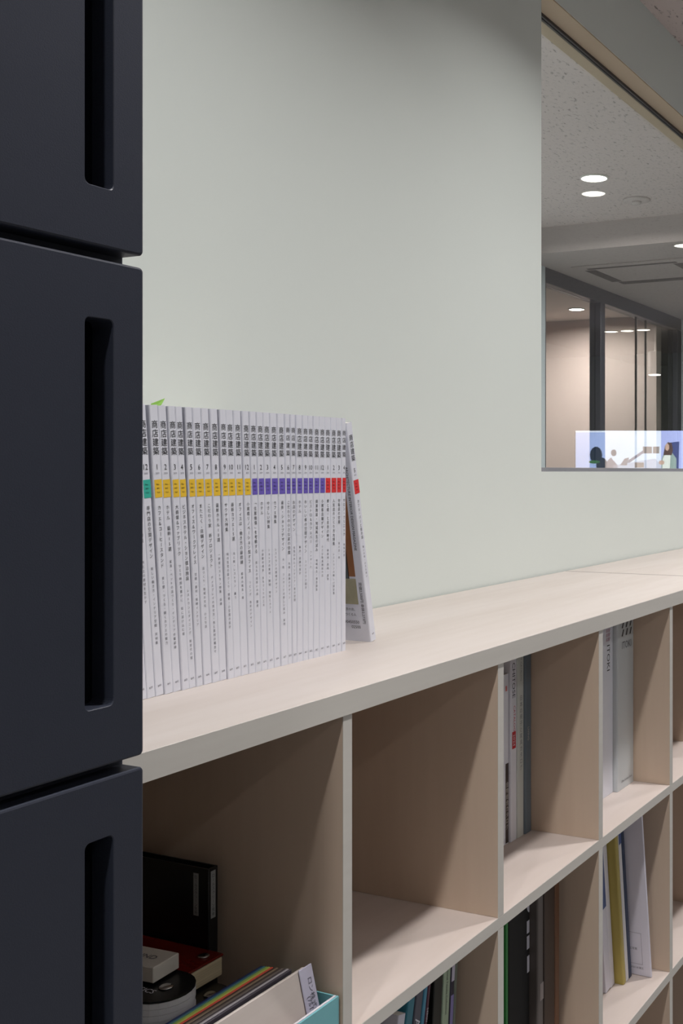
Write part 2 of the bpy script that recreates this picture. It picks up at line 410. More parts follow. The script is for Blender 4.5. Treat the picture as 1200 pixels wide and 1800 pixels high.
X_SEAM = DIV[5]
bookcase(DIV[0] - T_DIV / 2, X_SEAM, DIV[:5] + [X_SEAM - T_DIV / 2], 'pale birch open bookcase carrying the row of white magazines')
bc2 = bookcase(X_SEAM, X_SEAM + 4 * PITCH + T_DIV, [X_SEAM + T_DIV / 2 + PITCH * i for i in range(5)], 'pale birch open bookcase with a bare top beyond the joint')

MB().box(-0.0024, 0.0024, 0.001, Y_BK - D_F, Z_TOP - 0.004, Z_TOP - 0.0001).done('joint_strip', mat('joint_brown', (70, 54, 46), 0.7), bc2)

# ---------------------------------------------------------------- dark locker stack
D_C = 0.570
X_C = XD(252.5, D_C)
lk = thing('locker_cabinet', 'dark navy metal locker stack with vertical slot handles beside the bookcase', 'locker', (X_C, D_C, 0))
DT = 0.019; XW = 0.36
def door_mesh(h):
    """beveled door slab with a rounded slot cut through it, x from -XW to 0, y 0..DT, z 0..h"""
    bm = bmesh.new()
    s0, s1 = XD(150, D_C) - X_C, XD(199.5, D_C) - X_C
    m = 0.0385; r = 0.004; bv = 0.0016
    def rr(x0, x1, z0, z1, r, n=4):
        out = []
        for cx, cz, a0 in ((x1 - r, z0 + r, -90), (x1 - r, z1 - r, 0), (x0 + r, z1 - r, 90), (x0 + r, z0 + r, 180)):
            for i in range(n + 1):
                a = math.radians(a0 + 90 * i / n); out.append((cx + r * math.cos(a), cz + r * math.sin(a)))
        return out
    outer = lambda d: rr(-XW + d, -d, d, h - d, 0.0028)
    inner = lambda d: rr(s0 - d, s1 + d, m - d, h - m + d, r)
    def ring(pts, y): return [bm.verts.new((p[0], y, p[1])) for p in pts]
    O = [ring(outer(0), DT), ring(outer(0), bv), ring(outer(bv * 0.3), bv * 0.3), ring(outer(bv), 0)]
    I = [ring(inner(0.0006), 0), ring(inner(0.0001), 0.0005), ring(inner(0), DT)]
    def strip(a, b):
        n = len(a)
        for i in range(n): bm.faces.new((a[i], a[(i + 1) % n], b[(i + 1) % n], b[i]))
    for a, b_ in zip(O, O[1:]): strip(a, b_)
    for a, b_ in zip(I, I[1:]): strip(a, b_)
    strip(O[-1], I[0]); strip(I[-1], O[0])
    bmesh.ops.recalc_face_normals(bm, faces=bm.faces[:])
    me = bpy.data.meshes.new('door'); bm.to_mesh(me); bm.free(); me.materials.append(NAVY)
    return me, s0, s1, m
HD, GAP = 0.3275, 0.0079
dme, s0, s1, smg = door_mesh(HD)
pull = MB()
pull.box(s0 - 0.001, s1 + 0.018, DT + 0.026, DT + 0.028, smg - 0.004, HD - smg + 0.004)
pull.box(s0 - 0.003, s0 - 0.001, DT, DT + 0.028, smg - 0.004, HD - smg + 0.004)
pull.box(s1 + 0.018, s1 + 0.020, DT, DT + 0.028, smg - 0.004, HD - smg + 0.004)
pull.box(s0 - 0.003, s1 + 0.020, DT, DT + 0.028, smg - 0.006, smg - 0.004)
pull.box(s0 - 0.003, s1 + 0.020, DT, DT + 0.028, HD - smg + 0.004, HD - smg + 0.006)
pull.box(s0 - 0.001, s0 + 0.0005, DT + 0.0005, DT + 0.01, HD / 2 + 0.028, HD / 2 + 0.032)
pme = pull.done('handle_recess', NAVY_SHADE).data
bpy.data.objects.remove(bpy.data.objects['handle_recess'])
z0 = 1.1145 - 3 * (HD + GAP)
for k in range(6):
    d = link('door', dme, lk); d.location = (0, 0, z0 + k * (HD + GAP))
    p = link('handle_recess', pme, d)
b = MB()
YC1 = D_W - D_C - 0.012
b.box(-XW, -XW + 0.012, DT + 0.0305, YC1, 0.06, z0 + 6 * (HD + GAP)); b.box(-0.0012, 0, DT + 0.0305, YC1, 0.06, z0 + 6 * (HD + GAP))
b.box(-XW + 0.012, -0.0012, YC1 - 0.01, YC1, 0.06, z0 + 6 * (HD + GAP))
b.box(-XW, 0, DT + 0.0305, YC1, z0 + 6 * (HD + GAP) - 0.0, z0 + 6 * (HD + GAP) + 0.012)
b.done('carcass', NAVY, lk)
b = MB()
b.box(-XW, -XW + 0.02, DT + 0.0003, DT + 0.030, 0.06, z0 + 6 * (HD + GAP)); b.box(-0.012, 0, DT + 0.0003, DT + 0.030, 0.06, z0 + 6 * (HD + GAP))
for k in range(7):
    z = z0 + k * (HD + GAP) - GAP
    b.box(-XW + 0.02, -0.012, DT + 0.0003, DT + 0.030, z - 0.012, z + GAP + 0.012)
b.done('face_frame', NAVY, lk)
MB().box(-XW + 0.01, -0.005, DT + 0.03, YC1, 0, 0.06).done('plinth', NAVY_SHADE, lk)

# ---------------------------------------------------------------- books
def book_mesh(t, d, h, cov=0.0004, rnd=0.0016, soft=True):
    """cover (a U round the spine) in local coords: x 0..t, y 0 (spine)..d, z 0..h"""
    b = MB(); r = min(rnd, t * 0.3)
    outer = [(0, d), (0, r), (r * 0.3, r * 0.3), (r, 0), (t - r, 0), (t - r * 0.3, r * 0.3), (t, r), (t, d)]
    inner = [(t - cov, d), (t - cov, r + cov), (t - r - cov * 0.5, cov), (r + cov * 0.5, cov), (cov, r + cov), (cov, d)]
    b.prism(outer + inner, 2, 0, h)
    return b
def book(name, label, cat, X, D, z, t, d, h, cmat, lean=0.0, yaw=0.0, group=None, pages=True, hard=0.0, pmat=None):
    """lean in degrees, positive = top towards -X (pivot on the left lower edge), negative = towards +X"""
    a = math.radians(-lean)
    if lean >= 0: loc = (X, D, z)
    else: loc = (X + t - t * math.cos(a), D, z + t * math.sin(a))
    o = thing(name, label, cat, loc, (0, a, math.radians(yaw)), group)
    cov = max(0.0004, hard)
    c = book_mesh(t, d, h, cov, 0.0014 if not hard else 0.0022).done('cover', cmat, o)
    if pages:
        g = 0.0 if not hard else 0.003
        MB().box(cov + 0.0001, t - cov - 0.0001, cov + 0.001, d - 0.0004 - g, 0.0003 + g, h - 0.0003 - g).done('pages', pmat or PAPER, o)
    return o
def spine_text(o, t): return Text((t / 2, -0.00025, 0), (1, 0, 0), (0, 0, 1))
def band(o, name, m, x0, x1, z0_, z1_, y=-0.0002):
    return MB().poly([(x0, y, z0_), (x1, y, z0_), (x1, y, z1_), (x0, y, z1_)]).done(name, m, o)

# ---- the row of magazines: right edge of each spine at its foot and at its head (pixels)
foot = [259, 274, 290, 305, 319.7, 332.5, 345, 357, 373, 386.6, 400, 411, 424, 437, 449, 460, 471, 482, 494, 506, 514, 522.4, 532.5, 541.7, 550.8, 561, 571, 581, 591, 600, 608]
head = [226, 242, 257.5, 277.5, 293, 307, 320.6, 337, 352.7, 366.4, 383, 395.7, 409, 423, 437, 449.5, 461.9, 473.5, 486.7, 499, 509.6, 518.8, 530.7, 540.8, 550, 561, 571, 582, 592.5, 602, 609.5]
kinds = [('teal', TEAL, 10), ('teal', TEAL, 11), ('teal', TEAL, 12)] + [('yellow', YEL, i) for i in range(1, 13)] + [('purple', PUR, i) for i in range(1, 13)] + [('red', RED, i) for i in range(1, 5)]
titles = ['店舗の照明デザイン', 'レストラン特集', '専門店の空間デザイン', 'カフェ＆コーヒースタンド', 'ホテル 最新15選', '大商業＆ファブリック', 'ビジネスホテル・ション宿泊施設', 'オフィス＆ワークプレイス', 'またたく、店舗デザイン', 'こだわり家 新プロジェクト',
          '最新ホテル10選', 'サウナ大特集', '最新カフェ15選', 'オフィスは、働き方の最前線', '小規模リノベーション型オフィス', '「住居価値」を考察する', 'ホテル', 'やさしい特集', 'カフェ特集', '最新・ショップデザイン', 'こだわりの小さな家の空間', 'お店のデザイン',
          'ホテル', 'おいしい食の空間デザイン', 'ビストロ＆カフェバー', '商業施設・地域再生の試み', '小規模店舗デザイン', '食と健・と共存の時代', '人気店のつくり方大特集', '物販店の空間', 'サロン・クリニック']
subs = ['新しい店の形・インテリア', '木と土の素材を生かす', '新しい働き方・インテリア空間 実例集', '食と健・つくる・開くカフェの魅力', '家具・ペットの店づくり・インテリアの最前線', 'ひとり時間を豊かに 街に溶け込む宿', 'レストランとダイニング 新世代の宿', '空間・素材・照明インテリア',
        '店づくり・地域の文化 小さな店', 'ディスプレイの見せ方・色と素材の組合せ', '一軒家レストラン特集 店舗', '和の住宅の店づくり・照明・小空間の設計', '光と影・レストラン 集う', '都市の再生・緑', 'リビング 色彩のデザイン', '街と人の出会いの店 歴史', '小商業の成長 まちづくりの工夫', 'ショップの素材・照明 物販とカフェ',
        'レストランの照明デザイン', '光・色 ファサードの新しい試み 実例', '地域・店舗のデザイン', '住宅の木とインテリア・食の空間', '集合・店舗の設計', 'スパとサウナ設計', 'ファサード', '地域再生・複合施設', '小さな商業施設の店', '新素材・照明・家具', 'レストランの新しい設計集', '食の店・美', '地域の店']
H_M = 0.2855
MAG_D = 0.2105
def decorate(o, t, num, bmat, title, sub, issue, h=H_M, ink=INK):
    tx = spine_text(o, t)
    z = lambda f: h * (1 - f)
    cs = min(0.0084, t * 0.82)
    tx.column('商店建築', 0, z(0.052), cs, h * 0.0306, 1.0)
    tx.put(str(num), 0, z(0.212), 0.0078, sx=0.9)
    tx.done('title_lettering', ink, o)
    yr = '2023' if bmat is YEL else ('2024' if bmat is PUR else ('2022' if bmat is TEAL else '2025'))
    tg = spine_text(o, t); tg.put(yr, 0, z(0.234), 0.0024); tg.done('year_lettering', INKG, o)
    tg = spine_text(o, t); e = tg.column(title, 0, z(0.345), 0.0046, 0.0052); tg.done('headline_lettering', INK, o)
    f = max(0.53, 1 - (e - 0.008) / h)
    tg = spine_text(o, t); tg.column(sub, 0, z(f), 0.0033, 0.0043); tg.done('subline_lettering', INKG, o)
    tg = spine_text(o, t); tg.put(str(issue), 0, z(0.966), 0.0030, 0.12); tg.done('issue_lettering', INKG, o)
    bd = band(o, 'colour_band', bmat, 0.0012, t - 0.0004, z(0.318), z(0.256))
    tb = Text((t / 2, -0.00032, 0), (1, 0, 0), (0, 0, 1))
    for k, s in enumerate(('No.', str(issue), 'Vol')): tb.put(s, 0, z(0.272 + 0.014 * k), 0.0026)
    tb.done('band_lettering', ink, bd)
words = ['one', 'two', 'three', 'four', 'five', 'six', 'seven', 'eight', 'nine', 'ten', 'eleven', 'twelve']
XT0 = None
prev_f = XD(foot[0] - 15, D_M); prev_h = XD(head[0] - 16, D_M)
CL, SHL = {}, {}
cursor = None
DY = [0.001, 0.0015, 0.0025, 0.001, 0.0015, -0.001, 0.001, -0.0005, 0.0008, 0, 0.0018, -0.0012, -0.0002, 0, 0, 0, 0.0003, 0, 0.0008, -0.0004, 0.0006, 0.0003, -0.0003, 0, 0.0004, 0, 0, 0.0002, 0.0002, 0.0003, 0.0]
for i, (fx, hx) in enumerate(zip(foot, head)):
    xf, xh = XD(fx, D_M), XD(hx, D_M)
    t = min(xf - prev_f, xh - prev_h) if i else xf - prev_f
    t = max(0.0086, min(0.0122, t)) - 0.0003
    lean = math.degrees(math.atan2(xf - xh, H_M))
    lean = max(0.0, lean)
    X = xf - t
    if cursor is not None and X < cursor: X = cursor
    dy = 0.45 * DY[i] + random.uniform(-0.0002, 0.0002)
    colr, bm_, n = kinds[i]
    o = book('magazine', 'white magazine in the upright row, %s spine band, figure %s above the band' % (colr, words[n - 1]), 'magazine', X, D_M + dy, Z_TOP, t, MAG_D - 0.004, H_M, WHITE, lean, group='white magazines on the bookcase top')
    decorate(o, t, n, bm_, titles[i], subs[i], 838 + i)
    if i == 6:
        b = MB(); pts = [(t * 0.4, 0.02, H_M - 0.004), (t * 0.4, 0.035, H_M - 0.004)]
        b.poly([(t - 0.003, 0.030, H_M - 0.003), (t - 0.003, 0.042, H_M - 0.003), (t - 0.001, 0.040, H_M + 0.004), (t + 0.006, 0.028, H_M + 0.009), (t + 0.001, 0.027, H_M + 0.004)])
        b.done('sticky_tab', mat('lime_tab', (170, 226, 110), 0.6), o)
    cursor = X + t / math.cos(math.radians(lean)) + 0.0001
    prev_f, prev_h = xf, xh
# the magazine that leans on the end of the row
xf, xh = XD(661.5, 0.826), XD(617.5, 0.826)
t = 0.0125; lean = math.degrees(math.asin(min(0.3, (xf - xh) / H_M)))
o = book('magazine', 'white magazine with red spine band leaning against the end of the row', 'magazine', xf - t * math.cos(math.radians(lean)), 0.826, Z_TOP, t, MAG_D - 0.01, H_M, WHITE, lean, yaw=1.0)
decorate(o, t, 5, RED, 'カフェ・バーと街の店', '集いの場・小さな商い', 869)
SX = -0.0003
def side(name, m, d0, d1, z0_, z1_, k=1):
    return MB().poly([(SX * k, d0, z0_), (SX * k, d1, z0_), (SX * k, d1, z1_), (SX * k, d0, z1_)]).done(name, m, o)
side('cover_photo', mat('photo_sand', (170, 166, 140), 0.4, noise=((5, 60, 40), 0.12)), 0.0125, 0.18, 0.050, 0.084)
side('cover_photo', mat('photo_grey', (100, 112, 116), 0.4, noise=((5, 20, 20), 0.2)), 0.0235, 0.18, 0.084, 0.232)
side('cover_photo', mat('photo_brown', (158, 108, 72), 0.4, noise=((5, 50, 12), 0.15)), 0.0125, 0.0220, 0.087, 0.232)
side('cover_photo', mat('photo_dark', (60, 40, 30), 0.4), 0.0220, 0.0235, 0.084, 0.232)
tx = Text((-0.0005, 0, 0), (0, -1, 0), (0, 0, 1))
tx.put('ARCHITECTURE INTERIOR DESIGN MAGAZINE', -0.0072, 0.176, 0.0052, -math.pi / 2)
tx.done('masthead_lettering', INK, o)
tx = Text((-0.0005, 0, 0), (0, -1, 0), (0, 0, 1))
tx.put('定価2,500円 本体2,273円', -0.0066, 0.052, 0.0052, -math.pi / 2)
tx.done('price_lettering', INK, o)
tx = Text((-0.0005, 0, 0), (0, -1, 0), (0, 0, 1))
tx.put('490450550', -0.027, 0.026, 0.0056); tx.put('02500', -0.020, 0.0195, 0.0056)
tx.put('東京の店。', -0.028, 0.043, 0.0042); tx.put('つくる人', -0.026, 0.036, 0.0042)
tx.done('barcode_lettering', INK, o)

Z_F1 += EPS; Z_F2 += EPS; Z_F3 += EPS     # things stand a hair above the shelf faces

# ---------------------------------------------------------------- cell three, upper row: four catalogues
X3 = DIV[2] + T_DIV / 2
d3 = 0.792
def at(px, D): return XD(px, D)
GREYB = mat('slate_file', (104, 118, 130), 0.4)
D3 = (DIV[3] - T_DIV / 2 - 0.0008) / XD(931, 1)
def slot3(a, b, D=D3):
    x0 = XD(a, D); return x0, XD(b, D) - x0 - 0.0006
x, t = slot3(886.5, 897)
o = book('catalogue', 'short white catalogue with a dark brown lower spine standing against the divider', 'catalogue', x, D3 + 0.003, Z_F1, t, 0.19, 0.258, WHITE, pages=True)
band(o, 'spine_panel', mat('dark_brown_print', (52, 40, 38), 0.4), t * 0.45, t - 0.0006, 0.001, 0.122)
tx = Text((t * 0.72, -0.0004, 0), (1, 0, 0), (0, 0, 1)); tx.column('金物総合カタログ', 0, 0.094, 0.0085, 0.0092)
tx.done('spine_lettering', mat('pale_ink', (210, 205, 200), 0.5), o)
band(o, 'spine_mark', mat('pink_mark', (214, 120, 120), 0.5), t * 0.45, t * 0.7, 0.232, 0.240)
x, t = slot3(897.5, 908.2)
o = book('catalogue', 'white catalogue with dark lettering and a red year patch on its spine', 'catalogue', x, D3, Z_F1, t, 0.212, 0.299, WHITE)
tx = spine_text(o, t); tx.put('IRIS CHITOSE', 0, 0.258, 0.0135, -math.pi / 2); tx.done('spine_lettering', mat('navy_ink', (50, 54, 80), 0.5), o)
tx = spine_text(o, t); tx.put('CATALOG', 0.002, 0.187, 0.0085, -math.pi / 2); tx.done('sub_lettering', mat('red_ink', (196, 70, 90), 0.5), o)
p = band(o, 'year_patch', mat('red_patch', (196, 26, 40), 0.4), t * 0.22, t * 0.82, 0.141, 0.167)
tx = Text((t * 0.52, -0.0004, 0), (1, 0, 0), (0, 0, 1)); tx.put('2024', 0, 0.154, 0.0092, -math.pi / 2); tx.done('year_lettering', WHITE, p)
x, t = slot3(908.6, 919.5)
o = book('catalogue', 'grey-white catalogue with a column of grey characters on its spine', 'catalogue', x, D3 - 0.001, Z_F1, t, 0.212, 0.303, mat('grey_white_cover', (206, 212, 208), 0.35), lean=0)
tx = spine_text(o, t); tx.column('日本の椅子と家具カタログ', 0.001, 0.219, 0.0088, 0.0098); tx.put('PRODUCT CATALOG', 0.001, 0.272, 0.0065, -math.pi / 2)
tx.done('spine_lettering', mat('mid_grey_ink', (120, 126, 132), 0.5), o)
x, t = slot3(920, 930.6)
t = DIV[3] - T_DIV / 2 - 0.0012 - x
o = book('box_file', 'slate blue-grey file at the end of the four catalogues', 'file', x, D3 - 0.003, Z_F1, t, 0.22, 0.310, GREYB, hard=0.0018)
tx = spine_text(o, t); tx.put('LIVING', 0, 0.155, 0.007, -math.pi / 2); tx.done('spine_lettering', mat('pale_ink', (210, 205, 200), 0.5), o)

# ---------------------------------------------------------------- cell four, upper row: two furniture catalogues
X4 = DIV[3] + T_DIV / 2
DB = (DIV[4] - T_DIV / 2 - 0.001) / XD(1113.5, 1); xb4 = XD(1085, DB); D4 = DB * XD(1085, 1) / XD(1077.3, 1); x = XD(1059, D4); t = xb4 - x - 0.0006
o = book('catalogue', 'white catalogue with sideways black wordmark and pink stroke logo on spine', 'catalogue', x, D4, Z_F1, t, 0.21, 0.300, WHITE)
tx = spine_text(o, t); tx.put('ITOKI', 0.002, 0.240, 0.0185, -math.pi / 2); tx.done('spine_lettering', INK, o)
def strokes(o, name, m, cx, cz, wd, n, rows, hgt, gap):
    b = MB()
    for r in range(rows):
        for k in range(n):
            x0 = cx + (k - (n - 1) / 2) * gap; z0_ = cz - r * hgt * 1.25
            b.poly([(x0 - wd * 0.9, -0.0003, z0_), (x0 - wd * 0.1, -0.0003, z0_), (x0 + wd * 0.9, -0.0003, z0_ + hgt), (x0 + wd * 0.1, -0.0003, z0_ + hgt)])
    return b.done(name, m, o)
strokes(o, 'stroke_logo', mat('rose_ink', (170, 90, 120), 0.5), t * 0.5, 0.285, 0.0030, 3, 3, 0.0062, 0.0062)
b4x = xb4
t = DIV[4] - T_DIV / 2 - 0.0015 - b4x
o = book('ring_binder', 'thick pale grey binder with stroke logo and wordmark on its wide spine', 'binder', b4x, DB, Z_F1, t, 0.24, 0.312, mat('pale_grey_binder', (204, 210, 214), 0.35), hard=0.0025)
strokes(o, 'stroke_logo', INK, t * 0.56, 0.2865, 0.0066, 3, 2, 0.0115, 0.019)
tx = Text((t * 0.55, -0.0003, 0), (1, 0, 0), (0, 0, 1)); tx.put('ITOKI', 0, 0.256, 0.0185, sx=1.0); tx.done('spine_lettering', INKG, o)
tx = Text((t * 0.55, -0.0003, 0), (1, 0, 0), (0, 0, 1)); tx.put('Office Furniture Book', 0, 0.014, 0.0058); tx.done('foot_lettering', INKG, o)

# ---------------------------------------------------------------- lower row, second cell: leaning books
L2 = [  # left px, right px at y=1780, colour, name, label, lean
    (700, 714.5, (206, 206, 220), 'white', -13), (714.5, 728.5, (44, 120, 140), 'teal', -13), (728.5, 742, (82, 84, 98), 'slate grey', -12.5)]
d2 = 0.700; HB = 0.290
def lower(px0, px1, rgb, label, lean, D=d2, h=HB, dep=0.21, name='book', zf=Z_F2, yref=1780, rough=0.4, **kw):
    """place by the spine edges seen at image height yref"""
    x0, zz = onD(px0, yref, D); x1 = onD(px1, yref, D)[0]
    ca, ta = math.cos(math.radians(lean)), math.tan(math.radians(lean))
    t = (x1 - x0) * ca - 0.0004
    X = x0 + (zz - zf) * ta                       # left edge at the foot
    m = mat('cover_%d_%d_%d' % rgb, rgb, rough)
    if lean < 0: X = x1 + (zz - zf) * ta - t
    return book(name, label, 'book' if name == 'book' else kw.pop('cat', name.replace('_', ' ')), X, D, zf, t, dep, h, m, lean, **kw), t
o, t = lower(687.5, 700.5, (84, 110, 66), 'green spined book leaning under the middle shelf', -13, h=0.272)
o, t = lower(701, 714.5, (206, 206, 220), 'white spined book leaning between green and teal books', -13, h=0.287)
o, t = lower(715, 728, (44, 120, 140), 'teal spined book leaning under the middle shelf', -13, h=0.298)
o, t = lower(728.5, 741.5, (78, 80, 94), 'slate grey book with a white letter on its leaning spine', -12.5, h=0.305)
tx = spine_text(o, t); tx.put('A', 0.001, 0.262, 0.016, -math.pi / 2); tx.done('spine_lettering', WHITE, o)
o, t = lower(742, 748, (70, 140, 170), 'thin light blue book leaning beside the slate grey one', -12, h=0.306)
o, t = lower(748.5, 753, (86, 44, 64), 'thin maroon book leaning with white spine lettering', -11.5, h=0.306)
tx = spine_text(o, t); tx.put('DESIGN', 0, 0.262, 0.0045, -math.pi / 2); tx.done('spine_lettering', WHITE, o)
o, t = lower(761, 776.3, (22, 28, 24), 'black file standing beside the pale green book', -5, h=0.312, D=0.712, name='box_file', cat='file')
o, t = lower(777.5, 789.5, (168, 188, 164), 'pale green book numbered 39 on its spine', -5, h=0.312, D=0.712)
tx = spine_text(o, t); tx.put('39', 0, 0.300, 0.0115, -math.pi / 2); tx.put('International Textile Collection', 0, 0.262, 0.0055, -math.pi / 2); tx.put('SM', 0, 0.21, 0.007, -math.pi / 2); tx.done('spine_lettering', INK, o)
o, t = lower(790, 796.5, (60, 58, 76), 'thin dark book with lilac and white spine patches', -5, h=0.313, D=0.712)
band(o, 'spine_patch', mat('lilac_white', (208, 206, 226), 0.4), 0.0008, t - 0.0006, 0.262, 0.292)
band(o, 'spine_patch', mat('lilac', (140, 134, 190), 0.4), 0.0008, t - 0.0006, 0.170, 0.245)
o, t = lower(797, 801.5, (120, 128, 116), 'thin grey-green folder against the dark book', -5, h=0.313, D=0.712, name='folder', cat='folder')

# ---------------------------------------------------------------- lower row, third cell
def lower3(p0, p1, rgb, label, lean, D, h, name='book', **kw): return lower(p0, p1, rgb, label, lean, D, h, yref=1700, name=name, **kw)
o, t = lower3(888.5, 893.5, (0, 120, 40), 'thin bright green book against the divider', 0.0, 0.716, 0.308)
o, t = lower3(894, 930.5, (8, 8, 9), 'thick black book with big white lettering cut by its spine edge', 0, 0.722, 0.309, rough=0.75)
b = MB()
def rect(x0, x1, z0_, z1_): b.poly([(x0, -0.0003, z0_), (x1, -0.0003, z0_), (x1, -0.0003, z1_), (x0, -0.0003, z1_)])
e = t - 0.0008
b.poly([(e, -0.0003, 0.262)] + [(e - 0.0085 * math.sin(math.radians(a)), -0.0003, 0.275 - 0.013 * math.cos(math.radians(a))) for a in range(10, 180, 17)] + [(e, -0.0003, 0.288)])
rect(e - 0.0085, e, 0.233, 0.251); rect(e - 0.0085, e, 0.210, 0.229); rect(e - 0.0075, e, 0.176, 0.200)
b.done('spine_lettering', mat('pale_lilac_print', (196, 196, 208), 0.5), o)
DG = 0.722 * XD(931.2, 1) / XD(945, 1)
o, t = lower3(945, 955, (88, 82, 80), 'dark grey box file standing in front of the black book', 0, DG, 0.306, name='box_file', cat='file', hard=0.002)
band(o, 'index_tab', mat('grey_tab', (150, 140, 138), 0.5), t * 0.4, t, 0.13, 0.155)
o, t = lower3(956, 975, (54, 38, 30), 'dark brown box file between grey file and brown file', 0, 0.716, 0.310, name='box_file', cat='file', hard=0.002)
o, t = lower3(975.4, 983.5, (104, 68, 44), 'chestnut brown file against the dark brown one', 0, 0.716, 0.311, name='box_file', cat='file', hard=0.0015)

# ---------------------------------------------------------------- lower row, fourth cell
def lower4(p0, p1, rgb, label, lean, D, h, name='book', **kw): return lower(p0, p1, rgb, label, lean, D, h, yref=1690, name=name, **kw)
DO = 0.7215; DW = DO * XD(1093.5, 1) / XD(1078.5, 1)
o, t = lower4(1061.5, 1070.5, (222, 220, 232), 'white magazine with a blue upper spine next to the divider', 8.3, DW, 0.300)
band(o, 'spine_panel', mat('blue_print', (66, 88, 140), 0.4), 0.0008, t - 0.0006, 0.15, 0.299)
o, t = lower4(1071, 1077.8, (226, 224, 234), 'plain white magazine between blue-topped magazine and olive binder', 8.3, DW, 0.300)
o, t = lower4(1093.5, 1098.3, (176, 160, 84), 'olive yellow binder leaning slightly on the lower shelf', 8.3, DO, 0.302, name='ring_binder', cat='binder', hard=0.003)
o, t = lower4(1098.9, 1103.4, (226, 224, 226), 'thin white booklet with a blue head leaning on the olive binder', 8.3, DO, 0.302, name='booklet', cat='booklet')
band(o, 'spine_panel', mat('blue_print', (66, 88, 140), 0.4), 0.0006, t - 0.0006, 0.255, 0.301)
o, t = lower4(1104.2, 1108.8, (40, 58, 86), 'slim navy blue book leaning beside the white booklet', 8.3, DO, 0.306)
# the white board
xb, zb_ = onD(1144, 1720, 0.687)
bd = thing('presentation_board', 'large white board leaning with a thin printed frame on its face', 'board', (xb + 0.001, 0.687, Z_F2), (0, math.radians(-8.6), math.radians(-1.5)))
MB().box(0, 0.005, 0, 0.29, 0, 0.306, 0.0008, 1).done('sheet', mat('white_board', (222, 220, 234), 0.45), bd)
b = MB()
def line(y0, y1, z0_, z1_): b.poly([(-0.0003, y0, z0_), (-0.0003, y1, z0_), (-0.0003, y1, z1_), (-0.0003, y0, z1_)])
line(0.015, 0.0156, 0.022, 0.082); line(0.015, 0.12, 0.0814, 0.082); line(0.015, 0.12, 0.022, 0.0226); line(0.1194, 0.12, 0.022, 0.082)
b.done('printed_frame', mat('grey_line', (150, 146, 160), 0.6), bd)
tx = Text((-0.0003, 0, 0), (0, -1, 0), (0, 0, 1)); tx.put('施工写真', -0.034, 0.051, 0.005); tx.done('title_lettering', INKG, bd)
tx = Text((-0.0003, 0, 0), (0, -1, 0), (0, 0, 1)); tx.put('2023.10 竣工', -0.026, 0.015, 0.0045); tx.done('date_lettering', INKG, bd)
# third row, fifth cell
gx = XD(1187, 0.70)
o = book('box_file', 'pale blue-grey box file standing in the lowest visible cell', 'file', DIV[4] + T_DIV / 2 + 0.002, 0.70, Z_F3, 0.07, 0.25, 0.30, mat('blue_grey_file', (150, 152, 168), 0.5), hard=0.002)

# ---------------------------------------------------------------- upper row, first cell: sample books and the card tray
BLACK = mat('black_board', (16, 17, 19), 0.35)
DK = mat('dark_board', (30, 32, 34), 0.3)
# black file standing near the divider
db = 0.812; xbk = XD(383, db)
bf = thing('ring_binder', 'black binder standing upright with two white label strips near its edge', 'binder', (xbk - 0.014, db, Z_F1))
hb = onD(383, 1521, db)[1] - Z_F1
book_mesh(0.014, 0.195, hb, 0.002, 0.001).done('cover', BLACK, bf)
MB().box(0.0022, 0.0118, 0.004, 0.19, 0.003, hb - 0.012).done('pages', PAPER, bf)
LAB = mat('label_strip', (150, 152, 152), 0.5)
def bfside(name, m, d0, d1, z0_, z1_, y=-0.0003): return MB().poly([(y, d0, z0_), (y, d1, z0_), (y, d1, z1_), (y, d0, z1_)]).done(name, m, bf)
l1 = bfside('label_strip', LAB, 0.013, 0.020, hb - 0.050, hb - 0.006)
l2 = MB().poly([(0.003, -0.0003, hb - 0.052), (0.010, -0.0003, hb - 0.052), (0.010, -0.0003, hb - 0.003), (0.003, -0.0003, hb - 0.003)]).done('label_strip', LAB, bf)
tx = Text((-0.0005, 0, 0), (0, -1, 0), (0, 0, 1)); tx.column('ロールスクリーン生地', -0.0165, hb - 0.008, 0.0042, 0.0041); tx.done('label_lettering', INK, l1)
tx = Text((0.0065, -0.0005, 0), (1, 0, 0), (0, 0, 1)); tx.column('ロールスクリーン見本', 0, hb - 0.006, 0.0042, 0.0044); tx.done('label_lettering', INK, l2)

def stack_fan(name, label, cat, loc, rz, L, Wd, H, lay, top_mat, card_mat, text=None, group=None, rivet=True):
    """riveted swatch fan: many rounded cards under a cover. local: y=0 is the rounded front end, cards run to +y"""
    o = thing(name, label, cat, loc, (0, 0, rz), group)
    n = 12; r = Wd / 2
    out = [(r * math.cos(math.pi + math.pi * i / n), r + r * math.sin(math.pi + math.pi * i / n)) for i in range(n + 1)] + [(r, L), (-r, L)]
    ct = 0.002
    step = (H - 2 * ct) / lay
    for k in range(lay):
        j = random.uniform(-0.0006, 0.0006)
        MB().prism([(p[0] + j, p[1] + abs(j)) for p in out], 2, ct + k * step, ct + (k + 0.93) * step).done('card', card_mat, o)
    MB().prism(out, 2, 0, ct * 0.95).done('bottom_cover', top_mat, o)
    c = MB().prism(out, 2, H - ct, H).done('top_cover', top_mat, o)
    if rivet: MB().lathe([(0.0068, H + 0.0002), (0.0068, H + 0.0012), (0.004, H + 0.0022)], (0, r * 0.75, 0), 20).done('rivet', CHROME, o, True)
    if text:
        tx = Text((0, 0, H + 0.0003), (0, -1, 0), (1, 0, 0)); tx.put(text[0], text[1], text[2], text[3]); tx.done('cover_lettering', WHITE, o)
    return o
CARD = mat('swatch_cards', (214, 214, 218), 0.6)
